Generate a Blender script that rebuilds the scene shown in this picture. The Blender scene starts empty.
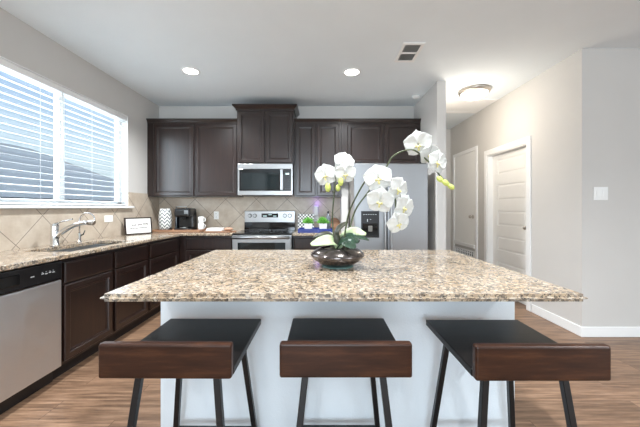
import bpy, bmesh, math, random
from mathutils import Vector as V, Matrix as M
random.seed(7)
PI = math.pi
C = bpy.context.scene.collection

# ------------------------------------------------------------------ camera
H, CEIL = 1.25, 2.795
cam = bpy.data.objects.new('camera', bpy.data.cameras.new('camera'))
C.objects.link(cam)
cam.location = (0, 0, H)
cam.rotation_euler = (PI / 2, 0, 0)
cam.data.sensor_width = 36
cam.data.lens = 17.0
cam.data.shift_x = -2 / 640
cam.data.shift_y = -5.7 / 640
cam.data.clip_start = 0.02
bpy.context.scene.camera = cam
# ------------------------------------------------------------------ view
vs = bpy.context.scene.view_settings
vs.view_transform = 'Standard'
vs.look = 'None'
vs.gamma = 1
vs.use_curve_mapping = False
vs.exposure = 0.76
# ------------------------------------------------------------------ sky
w = bpy.data.worlds.new('sky'); bpy.context.scene.world = w; w.use_nodes = True
nt = w.node_tree
tc = nt.nodes.new('ShaderNodeTexCoord'); sx = nt.nodes.new('ShaderNodeSeparateXYZ')
rp = nt.nodes.new('ShaderNodeValToRGB'); bg = nt.nodes['Background']
nt.links.new(tc.outputs['Generated'], sx.inputs[0]); nt.links.new(sx.outputs['Z'], rp.inputs[0])
nt.links.new(rp.outputs[0], bg.inputs[0])
e = rp.color_ramp.elements
e[0].position = 0.0; e[0].color = (0.62, 0.74, 0.76, 1)
e[1].position = 0.75; e[1].color = (0.34, 0.48, 0.78, 1)
m_ = e.new(0.14); m_.color = (0.58, 0.73, 0.82, 1)
m_ = e.new(0.36); m_.color = (0.34, 0.52, 0.83, 1)
bg.inputs[1].default_value = 0.66
# ------------------------------------------------------------------ daylight and room lights
def area(name, loc, rot, sx_, sy_, power, col):
    l = bpy.data.lights.new(name, 'AREA'); l.shape = 'RECTANGLE'; l.size = sx_; l.size_y = sy_
    l.energy = power; l.color = col
    o = bpy.data.objects.new(name, l); C.objects.link(o); o.location = loc; o.rotation_euler = rot
    return o
# area lamp in place of living-room windows far behind the camera
area('daylight_rear', (-0.3, -5.35, 1.5), (PI / 2, 0, 0), 2.5, 2.1, 140, (0.76, 0.89, 1.0))
area('fill_far_right', (6.3, -3.9, 1.5), (0, PI / 2, 0), 2.0, 2.6, 90, (0.80, 0.91, 1.0))  # unseen fill lamp added at the far right to brighten the left wall
# daylight entering by the kitchen window
area('daylight_side', (-2.95, 2.97, 1.9), (0, -PI / 2, 0), 1.2, 1.8, 38, (0.80, 0.91, 1.0))
CAN_POWER, HALL_POWER = 31, 12

# ------------------------------------------------------------------ materials
def new_mat(name):
    m = bpy.data.materials.new(name); m.use_nodes = True
    return m, m.node_tree, m.node_tree.nodes['Principled BSDF']
def S(r, g, b):
    f = lambda c: (c / 255 / 12.92) if c / 255 <= .04045 else ((c / 255 + .055) / 1.055) ** 2.4
    return (f(r), f(g), f(b), 1)
def coords(t, scale=(1, 1, 1), rot=(0, 0, 0)):
    c = t.nodes.new('ShaderNodeTexCoord'); mp = t.nodes.new('ShaderNodeMapping')
    geo = t.nodes.new('ShaderNodeNewGeometry')
    mp.inputs['Scale'].default_value = scale; mp.inputs['Rotation'].default_value = rot
    t.links.new(c.outputs['Object'], mp.inputs[0])
    return mp
def ramp(t, src, stops, interp='LINEAR'):
    r = t.nodes.new('ShaderNodeValToRGB'); r.color_ramp.interpolation = interp
    e = r.color_ramp.elements
    while len(e) > 1: e.remove(e[-1])
    e[0].position, e[0].color = stops[0]
    for p, c in stops[1:]:
        x = e.new(p); x.color = c
    t.links.new(src, r.inputs[0]); return r
def noise(t, mp, scale, detail=4, rough=.55):
    n = t.nodes.new('ShaderNodeTexNoise'); n.inputs['Scale'].default_value = scale
    n.inputs['Detail'].default_value = detail; n.inputs['Roughness'].default_value = rough
    t.links.new(mp.outputs[0], n.inputs['Vector']); return n
def bump(t, b, src, strength, dist=.01):
    n = t.nodes.new('ShaderNodeBump'); n.inputs['Strength'].default_value = strength
    n.inputs['Distance'].default_value = dist
    t.links.new(src, n.inputs['Height']); t.links.new(n.outputs[0], b.inputs['Normal'])
def mixc(t, fac, a, b_, typ='MIX'):
    x = t.nodes.new('ShaderNodeMix'); x.data_type = 'RGBA'; x.blend_type = typ
    for sock, v in ((x.inputs[0], fac), (x.inputs[6], a), (x.inputs[7], b_)):
        if isinstance(v, (tuple, float, int)): sock.default_value = v
        else: t.links.new(v, sock)
    return x.outputs[2]
def plain(name, col, rough=.5, metal=0, spec=.5, nz=.06, nscale=8, bmp=0, bscale=200, coat=0):
    m, t, b = new_mat(name)
    mp = coords(t); n = noise(t, mp, nscale)
    lo = tuple(max(0, c * (1 - nz)) for c in col[:3]) + (1,); hi = tuple(min(1, c * (1 + nz)) for c in col[:3]) + (1,)
    r = ramp(t, n.outputs[0], [(.3, lo), (.7, hi)])
    t.links.new(r.outputs[0], b.inputs['Base Color'])
    b.inputs['Roughness'].default_value = rough; b.inputs['Metallic'].default_value = metal
    b.inputs['Specular IOR Level'].default_value = spec; b.inputs['Coat Weight'].default_value = coat
    if bmp:
        bump(t, b, noise(t, mp, bscale, 3).outputs[0], bmp)
    return m
def wood(name, stops, rough=.3, scale=(2, 2, 30), nscale=3, spec=.5, bmp=.05, coat=0):
    m, t, b = new_mat(name)
    mp = coords(t, scale); n = noise(t, mp, nscale, 6, .6)
    r = ramp(t, n.outputs[0], stops)
    t.links.new(r.outputs[0], b.inputs['Base Color'])
    b.inputs['Roughness'].default_value = rough; b.inputs['Specular IOR Level'].default_value = spec
    b.inputs['Coat Weight'].default_value = coat
    bump(t, b, n.outputs[0], bmp, .004)
    return m
def steel(name, col, rough, scale, bm=.05, aniso=0.0):
    m, t, b = new_mat(name)
    mp = coords(t, scale); n = noise(t, mp, 40, 3)
    r = ramp(t, n.outputs[0], [(.3, tuple(c * .93 for c in col[:3]) + (1,)), (.7, col)])
    t.links.new(r.outputs[0], b.inputs['Base Color'])
    b.inputs['Metallic'].default_value = 1; b.inputs['Roughness'].default_value = rough
    b.inputs['Anisotropic'].default_value = aniso
    bump(t, b, n.outputs[0], bm, .001)
    return m
def emit(name, col, strength):
    m, t, b = new_mat(name)
    b.inputs['Base Color'].default_value = col
    b.inputs['Emission Color'].default_value = col; b.inputs['Emission Strength'].default_value = strength
    return m

WALL = plain('wall_paint', S(207, 204, 200), .75, nz=.012, nscale=3, bmp=.05, bscale=180, spec=.3)
CEILM = plain('ceiling_paint', S(232, 239, 243), .9, nz=.012, nscale=3, bmp=.12, bscale=90, spec=.2)
WHITE = plain('white_trim', S(240, 240, 239), .4, nz=.01)
DOORW = plain('door_white', S(240, 239, 236), .45, nz=.01)
ISLW = plain('island_paint', S(224, 231, 236), .7, nz=.02, nscale=5, bmp=.12, bscale=120, spec=.3)
CAB = wood('espresso_cabinet', [(.25, S(22, 11, 8)), (.55, S(35, 19, 14)), (.8, S(48, 28, 21))], .30, (14, 14, 1.2), 3, .5, .03, .35)
CAB.node_tree.nodes['Principled BSDF'].inputs['Coat Roughness'].default_value = .24
CABIN = plain('toe_kick_dark', S(22, 15, 14), .6)  # plain dark finish of the cabinet toe kicks
WALNUT = wood('walnut_board', [(.2, S(30, 15, 9)), (.5, S(54, 30, 18)), (.8, S(82, 50, 31))], .36, (2.5, 14, 22), 2.2, .32, .04)
SEATM = wood('dark_stained_seat', [(.2, S(14, 12, 11)), (.6, S(24, 20, 19)), (.85, S(38, 29, 24))], .40, (3, 20, 10), 3, .25, .04)
BLKMET = plain('black_powder_coat', S(14, 16, 19), .36, nz=.08, spec=.5)
STEEL = steel('stainless', (.43, .43, .43, 1), .34, (1, 1, 40))
STEELD = steel('stainless_brushed', (.70, .72, .74, 1), .40, (1, 6, 60))
t = STEELD.node_tree; b = t.nodes['Principled BSDF']
n_ = noise(t, coords(t, (1, 3, 2)), 2.4, 5); n_.inputs['Distortion'].default_value = 1.6
r_ = ramp(t, n_.outputs[0], [(.3, (.34, .34, .34, 1)), (.7, (.45, .45, .45, 1))]); t.links.new(r_.outputs[0], b.inputs['Roughness'])
STEELF = steel('stainless_fridge', (.37, .375, .385, 1), .36, (60, 1, 1), .02)
CHROME = plain('chrome', (.75, .76, .77, 1), .12, 1, nz=.02)
NICKEL = plain('brushed_nickel', (.50, .46, .42, 1), .32, 1, nz=.04)
BLACK = plain('black_plastic', S(18, 18, 20), .3, nz=.1)
BLKGL = plain('black_glass', S(10, 11, 13), .06, nz=.05, spec=.6)
MWGL = plain('smoked_glass', S(22, 30, 32), .06, nz=.05, spec=.55)
OUTW = plain('white_plastic', S(240, 240, 238), .35, nz=.01)
SLAT, t, b = new_mat('blind_slat')
b.inputs['Base Color'].default_value = S(236, 238, 238); b.inputs['Roughness'].default_value = .5
tr = t.nodes.new('ShaderNodeBsdfTranslucent'); tr.inputs[0].default_value = S(236, 240, 242)
mx = t.nodes.new('ShaderNodeMixShader'); mx.inputs[0].default_value = .35
t.links.new(b.outputs[0], mx.inputs[1]); t.links.new(tr.outputs[0], mx.inputs[2])
t.links.new(mx.outputs[0], t.nodes['Material Output'].inputs[0])
GLASS, t, b = new_mat('window_glass')
tp = t.nodes.new('ShaderNodeBsdfTransparent'); gl = t.nodes.new('ShaderNodeBsdfGlossy'); gl.inputs['Roughness'].default_value = .02
fr = t.nodes.new('ShaderNodeLayerWeight'); fr.inputs[0].default_value = .5; mx = t.nodes.new('ShaderNodeMixShader')
pw = t.nodes.new('ShaderNodeMath'); pw.operation = 'POWER'; pw.inputs[1].default_value = 5; t.links.new(fr.outputs['Facing'], pw.inputs[0])
ml = t.nodes.new('ShaderNodeMath'); ml.operation = 'MULTIPLY_ADD'; ml.inputs[1].default_value = .5; ml.inputs[2].default_value = .03; t.links.new(pw.outputs[0], ml.inputs[0])
t.links.new(ml.outputs[0], mx.inputs[0]); t.links.new(tp.outputs[0], mx.inputs[1]); t.links.new(gl.outputs[0], mx.inputs[2])
t.links.new(mx.outputs[0], t.nodes['Material Output'].inputs[0])
PETAL, t, b = new_mat('orchid_petal')
mp = coords(t); n = noise(t, mp, 60, 3)
r = ramp(t, n.outputs[0], [(.3, S(226, 226, 220)), (.7, S(238, 238, 236))])
t.links.new(r.outputs[0], b.inputs['Base Color']); b.inputs['Roughness'].default_value = .55
tr = t.nodes.new('ShaderNodeBsdfTranslucent'); t.links.new(r.outputs[0], tr.inputs[0])
mx = t.nodes.new('ShaderNodeMixShader'); mx.inputs[0].default_value = .3
t.links.new(b.outputs[0], mx.inputs[1]); t.links.new(tr.outputs[0], mx.inputs[2])
t.links.new(mx.outputs[0], t.nodes['Material Output'].inputs[0])
LIP = plain('orchid_lip', S(224, 214, 150), .5, nz=.25, nscale=90)
BUD = plain('orchid_bud', S(190, 200, 106), .5, nz=.15, nscale=40)
STEM = plain('orchid_stem', S(70, 78, 50), .5, nz=.2, nscale=40)
LEAFD = plain('leaf_dark', S(38, 62, 46), .32, nz=.3, nscale=25)
LEAFL = plain('leaf_pale', S(176, 192, 150), .4, nz=.15, nscale=25)
LEAFO = plain('leaf_olive', S(58, 58, 44), .4, nz=.3, nscale=25)
SUCC = plain('succulent_green', S(96, 160, 62), .5, nz=.3, nscale=60)
POT = plain('pewter_glaze', (.13, .112, .105, 1), .18, .85, nz=.25, nscale=14)
TEAL = plain('teal_glass', S(92, 122, 116), .1, nz=.1, spec=.7)
BLUE = plain('cobalt_lacquer', S(26, 42, 116), .22, nz=.15)
PURP = emit('violet_led', S(120, 60, 255), 1.2)
TANW = wood('light_wood', [(.2, S(128, 92, 68)), (.6, S(160, 120, 92)), (.85, S(182, 142, 112))], .45, (3, 20, 20))
CLOTH = plain('white_cotton', S(236, 234, 232), .9, nz=.03, bmp=.3, bscale=300)
SMOKE = plain('smoked_bottle', S(110, 116, 124), .12, nz=.35, nscale=60, spec=.7)
PAPER = plain('sign_card', S(246, 244, 240), .7, nz=.01)
INK = plain('ink', S(70, 66, 64), .7)
DARKFR = plain('dark_frame', S(40, 26, 20), .45)
LAMPGL = emit('lit_glass', (1, .92, .80, 1), 2.4)
CANGL = emit('lit_lens', (1, .96, .90, 1), 9)
DISP = emit('clock_display', (.55, .75, .75, 1), .5)
MARK = plain('white_marking', S(205, 208, 210), .5)
ROOFM = plain('roof_shingle', S(240, 228, 208), .9, nz=.1, nscale=30)
SIDING = plain('house_siding', S(226, 232, 232), .8, nz=.05)
LAWN = plain('lawn', S(120, 130, 90), .95, nz=.2, nscale=20)
POD = plain('coffee_pod_foil', S(40, 34, 32), .35, .3)

def granite():
    m, t, b = new_mat('granite')
    mp = coords(t)
    d = noise(t, mp, 55, 2)                                     # warp
    add = t.nodes.new('ShaderNodeVectorMath'); add.operation = 'MULTIPLY_ADD'
    t.links.new(d.outputs['Color'], add.inputs[0]); add.inputs[1].default_value = (.03, .03, .03)
    t.links.new(mp.outputs[0], add.inputs[2])
    v = t.nodes.new('ShaderNodeTexVoronoi'); v.inputs['Scale'].default_value = 86
    t.links.new(add.outputs[0], v.inputs['Vector'])
    sp = t.nodes.new('ShaderNodeSeparateColor'); t.links.new(v.outputs['Color'], sp.inputs[0])
    r = ramp(t, sp.outputs[0], [(0, S(44, 42, 42)), (.15, S(108, 98, 90)), (.27, S(166, 146, 124)), (.42, S(174, 152, 126)),
                                (.62, S(202, 190, 174)), (.75, S(106, 94, 82)), (.86, S(182, 162, 136))], 'CONSTANT')
    n2 = noise(t, mp, 9, 3)                                      # tan clouds
    r2 = ramp(t, n2.outputs[0], [(.4, S(170, 148, 122)), (.62, S(206, 196, 182))])
    c = mixc(t, .28, r.outputs[0], r2.outputs[0])
    n3 = noise(t, mp, 95, 3, .6)
    r3 = ramp(t, n3.outputs[0], [(.575, (0, 0, 0, 1)), (.63, (1, 1, 1, 1))])
    c2 = mixc(t, r3.outputs[0], c, S(64, 60, 56))
    t.links.new(c2, b.inputs['Base Color'])
    b.inputs['Roughness'].default_value = .14; b.inputs['Specular IOR Level'].default_value = .55
    return m
GRAN = granite()

def floor_mat():
    m, t, b = new_mat('wood_plank_floor')
    mp = coords(t)
    br = t.nodes.new('ShaderNodeTexBrick'); t.links.new(mp.outputs[0], br.inputs['Vector'])
    br.offset = .37; br.inputs['Scale'].default_value = 1
    br.inputs['Brick Width'].default_value = 1.22; br.inputs['Row Height'].default_value = .178
    br.inputs['Mortar Size'].default_value = .0018; br.inputs['Mortar Smooth'].default_value = .2
    br.inputs['Color1'].default_value = (0, 0, 0, 1); br.inputs['Color2'].default_value = (1, 1, 1, 1)
    br.inputs['Mortar'].default_value = (.5, .5, .5, 1)
    mp2 = coords(t, (1.6, 22, 1)); 
    off = t.nodes.new('ShaderNodeVectorMath'); off.operation = 'MULTIPLY_ADD'
    t.links.new(br.outputs['Color'], off.inputs[0]); off.inputs[1].default_value = (7, 13, 5)
    t.links.new(mp2.outputs[0], off.inputs[2])
    n = noise(t, off, 2.2, 7, .62)
    r = ramp(t, n.outputs[0], [(.28, S(86, 65, 50)), (.5, S(134, 105, 83)), (.72, S(168, 137, 112))])
    r2 = ramp(t, br.outputs['Color'], [(0, (.74, .73, .72, 1)), (1, (1.10, 1.09, 1.08, 1))])
    c = mixc(t, 1.0, r.outputs[0], r2.outputs[0], 'MULTIPLY')
    c = mixc(t, br.outputs['Fac'], c, S(84, 60, 46))
    t.links.new(c, b.inputs['Base Color']); b.inputs['Roughness'].default_value = .38
    b.inputs['Specular IOR Level'].default_value = .4
    bump(t, b, n.outputs[0], .05, .004)
    return m
FLOORM = floor_mat()

def tile_mat(name, axis, u0, z0, D=.467):
    m, t, b = new_mat(name)
    mp = coords(t)
    s = t.nodes.new('ShaderNodeSeparateXYZ'); t.links.new(mp.outputs[0], s.inputs[0])
    def math_(op, a, b_):
        n = t.nodes.new('ShaderNodeMath'); n.operation = op
        for i, x in enumerate((a, b_)):
            if isinstance(x, (int, float)): n.inputs[i].default_value = x
            else: t.links.new(x, n.inputs[i])
        return n.outputs[0]
    u = math_('SUBTRACT', s.outputs[axis], u0); z = math_('SUBTRACT', s.outputs['Z'], z0)
    def grout(q):
        f = math_('PINGPONG', q, D / 2)
        return math_('LESS_THAN', f, .0042)
    g = math_('MAXIMUM', grout(math_('ADD', u, z)), grout(math_('SUBTRACT', u, z)))
    n = noise(t, mp, 9, 6, .6)
    r = ramp(t, n.outputs[0], [(.3, S(184, 168, 150)), (.7, S(206, 194, 178))])
    c = mixc(t, g, r.outputs[0], S(128, 116, 106))
    t.links.new(c, b.inputs['Base Color']); b.inputs['Roughness'].default_value = .35
    bump(t, b, n.outputs[0], .06, .006)
    return m

def checker_mat():
    m, t, b = new_mat('black_white_pattern')
    mp = coords(t)
    k = t.nodes.new('ShaderNodeTexChecker'); k.inputs['Scale'].default_value = 42
    k.inputs[1].default_value = S(24, 24, 26); k.inputs[2].default_value = S(226, 226, 222)
    t.links.new(mp.outputs[0], k.inputs[0]); t.links.new(k.outputs[0], b.inputs['Base Color'])
    b.inputs['Roughness'].default_value = .4
    return m
def vase_mat():
    m, t, b = new_mat('zigzag_ceramic')
    c = t.nodes.new('ShaderNodeTexCoord'); s = t.nodes.new('ShaderNodeSeparateXYZ'); t.links.new(c.outputs['Object'], s.inputs[0])
    def mt(op, a, b_=0.0):
        n = t.nodes.new('ShaderNodeMath'); n.operation = op
        for i, x in enumerate((a, b_)):
            if isinstance(x, (int, float)): n.inputs[i].default_value = x
            else: t.links.new(x, n.inputs[i])
        return n.outputs[0]
    ang = mt('ARCTAN2', s.outputs['Y'], s.outputs['X'])
    zig = mt('PINGPONG', ang, PI / 8)
    q = mt('ADD', s.outputs['Z'], mt('MULTIPLY', zig, .11))
    f = mt('LESS_THAN', mt('PINGPONG', q, .025), .0105)
    col = mixc(t, f, S(236, 236, 232), S(86, 92, 98))
    t.links.new(col, b.inputs['Base Color']); b.inputs['Roughness'].default_value = .3
    return m

# ------------------------------------------------------------------ mesh builder
class MB:
    def __init__(s): s.bm = bmesh.new()
    def box(s, x0, x1, y0, y1, z0, z1, bev=0, seg=2):
        t = bmesh.new(); r = bmesh.ops.create_cube(t, size=1)
        for v in r['verts']:
            v.co = V(((x0 + x1) / 2 + v.co.x * (x1 - x0), (y0 + y1) / 2 + v.co.y * (y1 - y0), (z0 + z1) / 2 + v.co.z * (z1 - z0)))
        if bev: bmesh.ops.bevel(t, geom=t.edges[:], offset=bev, segments=seg, profile=.5, affect='EDGES')
        return s.merge(t)
    def merge(s, t, mat=None):
        if mat is not None: bmesh.ops.transform(t, matrix=mat, verts=t.verts)
        me = bpy.data.meshes.new('tmp'); t.to_mesh(me); t.free(); s.bm.from_mesh(me); bpy.data.meshes.remove(me)
        return s
    def tube(s, pts, r, n=10, cap=True):
        pts = [V(p) for p in pts]; rr = r if isinstance(r, (list, tuple)) else [r] * len(pts)
        rings = []; ref = None
        for i, p in enumerate(pts):
            d = (pts[min(i + 1, len(pts) - 1)] - pts[max(i - 1, 0)]).normalized()
            if ref is None:
                ref = d.orthogonal().normalized()
            ref = (ref - d * ref.dot(d)).normalized(); bt = d.cross(ref)
            rings.append([s.bm.verts.new(p + (ref * math.cos(2 * PI * k / n) + bt * math.sin(2 * PI * k / n)) * rr[i]) for k in range(n)])
        for a, b in zip(rings, rings[1:]):
            for k in range(n): s.bm.faces.new((a[k], a[(k + 1) % n], b[(k + 1) % n], b[k])).smooth = True
        if cap:
            s.bm.faces.new(rings[0][::-1]); s.bm.faces.new(rings[-1])
        return s
    def lathe(s, cx, cy, prof, n=40, sx=1, sy=1):
        rings = []
        for r, z in prof:
            rings.append([s.bm.verts.new((cx + sx * r * math.cos(2 * PI * k / n), cy + sy * r * math.sin(2 * PI * k / n), z)) for k in range(n)] if r > 1e-6 else [s.bm.verts.new((cx, cy, z))])
        for a, b in zip(rings, rings[1:]):
            for k in range(n):
                q = [a[k % len(a)], a[(k + 1) % len(a)], b[(k + 1) % len(b)], b[k % len(b)]]
                q = list(dict.fromkeys(q))
                if len(q) > 2: s.bm.faces.new(q).smooth = True
        return s
    def beam(s, p, q, w, h, up=V((0, 1, 0)), bev=0.002):
        p, q = V(p), V(q); d = (q - p); L = d.length; d.normalize()
        x = up.cross(d).normalized(); y = d.cross(x)
        t = bmesh.new(); r = bmesh.ops.create_cube(t, size=1)
        for v in r['verts']: v.co = V((v.co.x * w, v.co.y * h, v.co.z * L))
        if bev: bmesh.ops.bevel(t, geom=t.edges[:], offset=bev, segments=1, affect='EDGES')
        mat = M.Translation((p + q) / 2) @ M((x, y, d)).transposed().to_4x4()
        return s.merge(t, mat)
    def prism(s, poly, z0, z1, bev=0):
        t = bmesh.new()
        a = [t.verts.new((x, y, z0)) for x, y in poly]; b = [t.verts.new((x, y, z1)) for x, y in poly]
        n = len(poly)
        t.faces.new(a[::-1]); t.faces.new(b)
        for k in range(n): t.faces.new((a[k], a[(k + 1) % n], b[(k + 1) % n], b[k]))
        if bev: bmesh.ops.bevel(t, geom=[e for e in t.edges if abs(e.verts[0].co.z - e.verts[1].co.z) < 1e-6], offset=bev, segments=4, affect='EDGES')
        return s.merge(t)
    def rings(s, O, u, n, w, h, rs):
        """stacked rectangular rings (inset, depth along n): a moulded panel, closed behind"""
        O, u, n = V(O), V(u), V(n); up = V((0, 0, 1)); R = []
        for ins, d in rs:
            R.append([s.bm.verts.new(O + u * a + up * c + n * d) for a, c in ((ins, ins), (w - ins, ins), (w - ins, h - ins), (ins, h - ins))])
        for a, b in zip(R, R[1:]):
            for k in range(4): s.bm.faces.new((a[k], a[(k + 1) % 4], b[(k + 1) % 4], b[k]))
        s.bm.faces.new(R[0][::-1]); s.bm.faces.new(R[-1])
        return s
    def ball(s, c, r, sc=(1, 1, 1), rot=None, n=12):
        t = bmesh.new(); bmesh.ops.create_uvsphere(t, u_segments=n, v_segments=n // 2 + 2, radius=r)
        for f in t.faces: f.smooth = True
        mat = M.Translation(V(c)) @ (rot.to_4x4() if rot else M.Identity(4)) @ M.Diagonal((*sc, 1))
        return s.merge(t, mat)
    def disc(s, c, r, t0, t1, axis='Z', n=32):
        pr = [(0, t0), (r, t0), (r, t1), (0, t1)]
        t = MB().lathe(0, 0, pr, n)
        for f in t.bm.faces: f.smooth = False
        mat = M.Translation(V(c)) @ {'Z': M.Identity(4), '-Y': M.Rotation(PI / 2, 4, 'X'), 'X': M.Rotation(PI / 2, 4, 'Y')}[axis]
        return s.merge(t.bm, mat)

ROOT = {}
def link(name, mb, mat, M0=None):
    bmesh.ops.recalc_face_normals(mb.bm, faces=mb.bm.faces)
    me = bpy.data.meshes.new(name); mb.bm.to_mesh(me); mb.bm.free()
    if M0 is not None: me.transform(M0)
    me.materials.append(mat)
    o = bpy.data.objects.new(name, me); C.objects.link(o)
    return o
def tag(o, label, cat, group=None):
    o['label'] = label; o['category'] = cat
    if group: o['group'] = group
def thing(name, label, cat, loc, rz=0, group=None):
    o = bpy.data.objects.new(name, None); C.objects.link(o); o.empty_display_size = .1
    o.location = loc; o.rotation_euler = (0, 0, rz); tag(o, label, cat, group)
    ROOT[o.name] = M.Translation(V(loc)) @ M.Rotation(rz, 4, 'Z')
    return o
def part(name, mb, mat, parent, local=False, label=None):
    R = ROOT[parent.name]
    o = link(name, mb, mat, None if local else R.inverted()); o.parent = parent
    ROOT[o.name] = R
    if label: o['label'] = label
    return o
def solo(name, mb, mat, label, cat, loc, group=None, local=False):
    o = link(name, mb, mat, None if local else M.Translation(-V(loc))); o.location = loc
    tag(o, label, cat, group); ROOT[o.name] = M.Translation(V(loc))
    return o
def struct(name, mb, mat, parent=None, label=None):
    o = link(name, mb, mat)
    ROOT[o.name] = M.Identity(4)
    if parent: o.parent = parent
    else: o['kind'] = 'structure'
    if label: o['label'] = label
    return o
def copy_tree(o, parent=None):
    c = o.copy(); C.objects.link(c)
    if parent: c.parent = parent
    for ch in list(o.children): copy_tree(ch, c)
    return c
def shadow_free(o): return o

XL, XR, D = -2.48, 2.52, 4.60        # window wall, hall wall, back wall
YR = 2.93                            # wall that turns right
YEND = 5.92
# ------------------------------------------------------------------ room
struct('floor', MB().box(-2.7, 6.5, -5.5, 6.1, -.08, 0), FLOORM)
struct('ceiling', MB().box(-2.7, 6.5, -5.5, 6.1, CEIL, CEIL + .12), CEILM)
WY0, WY1, WZ0, WZ1 = 2.08, 3.86, 1.27, 2.42
struct('wall_left', MB().box(XL - .16, XL, -5.5, WY0, 0, CEIL).box(XL - .16, XL, WY1, D + .12, 0, CEIL)
       .box(XL - .16, XL, WY0, WY1, 0, WZ0).box(XL - .16, XL, WY0, WY1, WZ1, CEIL), WALL)
struct('wall_back', MB().box(XL, 1.40, D, D + .12, 0, CEIL), WALL)
struct('wall_partition', MB().box(1.40, 1.51, 3.68, YEND, 0, CEIL), WALL)
struct('wall_fridge_side', MB().box(.275, .36, 4.275, D, 0, 1.405), WALL)
DY0, DY1, DZ = 3.71, 4.60, 2.045     # hall door opening
struct('wall_hall', MB().box(XR, XR + .14, YR, DY0, 0, CEIL).box(XR, XR + .14, DY1, YEND, 0, CEIL)
       .box(XR, XR + .14, DY0, DY1, DZ, CEIL), WALL)
struct('wall_hall_end', MB().box(1.51, XR + .14, YEND, YEND + .1, 0, CEIL), WALL)
struct('wall_right', MB().box(XR + .14, 6.5, YR, YR + .14, 0, CEIL), WALL)
struct('wall_living', MB().box(6.38, 6.5, -5.5, YR, 0, CEIL), WALL)
struct('wall_rear', MB().box(XL, 6.38, -5.5, -5.4, 0, CEIL), WALL)
# tile
struct('backsplash_left', MB().box(XL, XL + .008, 1.0, WY0 - .04, .914, 1.45).box(XL, XL + .008, WY1 + .0, D - .008, .914, 1.45)
       .box(XL, XL + .008, WY0 - .04, WY1, .914, WZ0 - .03), tile_mat('diagonal_tile', 'Y', 2.44, .947))
struct('backsplash_back', MB().box(XL + .008, .275, D - .008, D, .914, 1.42), tile_mat('diagonal_tile', 'X', -1.93, 1.38))
# baseboards
def base(name, *b): struct(name, MB().box(*b, bev=.006), WHITE)
base('baseboard_right', XR - .014, 6.3, YR - .014, YR, 0, .1)
base('baseboard_hall', XR - .014, XR, YR, DY0 - .09, 0, .1)
base('baseboard_partition', 1.51, 1.524, 3.68, YEND, 0, .1)
base('baseboard_hall_end', 1.524, XR, YEND - .014, YEND, 0, .1)
# window
win = struct('window_1', MB().box(XL - .13, XL - .08, WY0, WY0 + .06, WZ0, WZ1).box(XL - .13, XL - .08, WY1 - .06, WY1, WZ0, WZ1)
             .box(XL - .13, XL - .08, WY0, WY1, WZ0, WZ0 + .055).box(XL - .13, XL - .08, WY0, WY1, WZ1 - .055, WZ1), WHITE)
mid = (WY0 + WY1) / 2
struct('mullion', MB().box(XL - .13, XL - .075, mid - .032, mid + .032, WZ0 + .055, WZ1 - .055, bev=.004), WHITE, win)
for a, b_ in ((WY0 + .06, mid - .032), (mid + .032, WY1 - .06)):
    struct('pane', MB().box(XL - .108, XL - .102, a, b_, WZ0 + .055, WZ1 - .055), GLASS, win)
struct('window_sill', MB().box(XL - .08, XL + .045, WY0 - .05, WY1 + .07, WZ0 - .025, WZ0, bev=.006), WHITE, win)
struct('reveal', MB().box(XL - .08, XL + .004, WY1 - .008, WY1, WZ0, WZ1).box(XL - .08, XL + .004, WY0, WY1, WZ1 - .008, WZ1)
       .box(XL - .08, XL + .004, WY0, WY0 + .008, WZ0, WZ1), WHITE, win)
# hall doors
def casing(mb, y0, y1, z1, wd=.075, z0=0):
    mb.box(XR - .016, XR, y0 - wd, y0, z0, z1 + wd, .004).box(XR - .016, XR, y1, y1 + wd, z0, z1 + wd, .004)
    return mb.box(XR - .016, XR, y0 - .001, y1 + .001, z1, z1 + wd, .004)
mb = MB(); sx0 = XR + .075; wdt = DY1 - DY0 - .03
mb.box(sx0 + .008, sx0 + .036, DY0 + .015, DY1 - .015, .01, DZ - .018)
zs = [(.25, .47), (.634, .842), (.994, 1.21), (1.36, 1.59), (1.74, 1.955)]
# stiles and rails
ya, yb = DY0 + .015, DY1 - .015
mb.box(sx0, sx0 + .009, ya, ya + .12, .01, DZ - .018).box(sx0, sx0 + .009, yb - .12, yb, .01, DZ - .018)
zz = [.01] + [q for p in zs for q in p] + [DZ - .018]
for k in range(0, len(zz), 2): mb.box(sx0, sx0 + .009, ya + .12, yb - .12, zz[k], zz[k + 1])
for z0, z1 in zs:
    mb.rings((sx0 + .008, yb - .12 - .004, z0 + .004), (0, -1, 0), (-1, 0, 0), yb - ya - .248, z1 - z0 - .008, [(.0, -.004), (.012, 0), (.03, .007), (.05, .007)])
door1 = struct('door_1', mb, DOORW)
door1['label'] = 'white five-panel hall door set back in its frame'
struct('door_casing', casing(MB(), DY0, DY1, DZ), WHITE, door1)
struct('door_jamb', MB().box(XR, XR + .14, DY0, DY0 + .014, 0, DZ).box(XR, XR + .14, DY1 - .014, DY1, 0, DZ).box(XR, XR + .14, DY0 + .014, DY1 - .014, DZ - .014, DZ), WHITE, door1)
def knob(parent, y, z, x, mat):
    mb = MB().disc((x, y, z), .03, -.008, 0, 'X')
    mb.tube([(x, y, z), (x - .035, y, z)], .011, 10)
    mb.ball((x - .05, y, z), .027, (.8, 1, 1))
    return struct('door_knob', mb, mat, parent, 'dark nickel door knob')
knob(door1, DY0 + .085, 1.0, sx0, NICKEL)
CY0, CY1, CZ0, CZ1 = 4.95, 5.72, .64, 2.19
mb = MB().rings((XR, CY1, CZ0), (0, -1, 0), (-1, 0, 0), CY1 - CY0, CZ1 - CZ0, [(0, 0), (0, .006), (.004, .008), (.008, .008)])
door2 = struct('door_2', mb, DOORW)
door2['label'] = 'plain white closet door raised above a return air grille'
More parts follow.
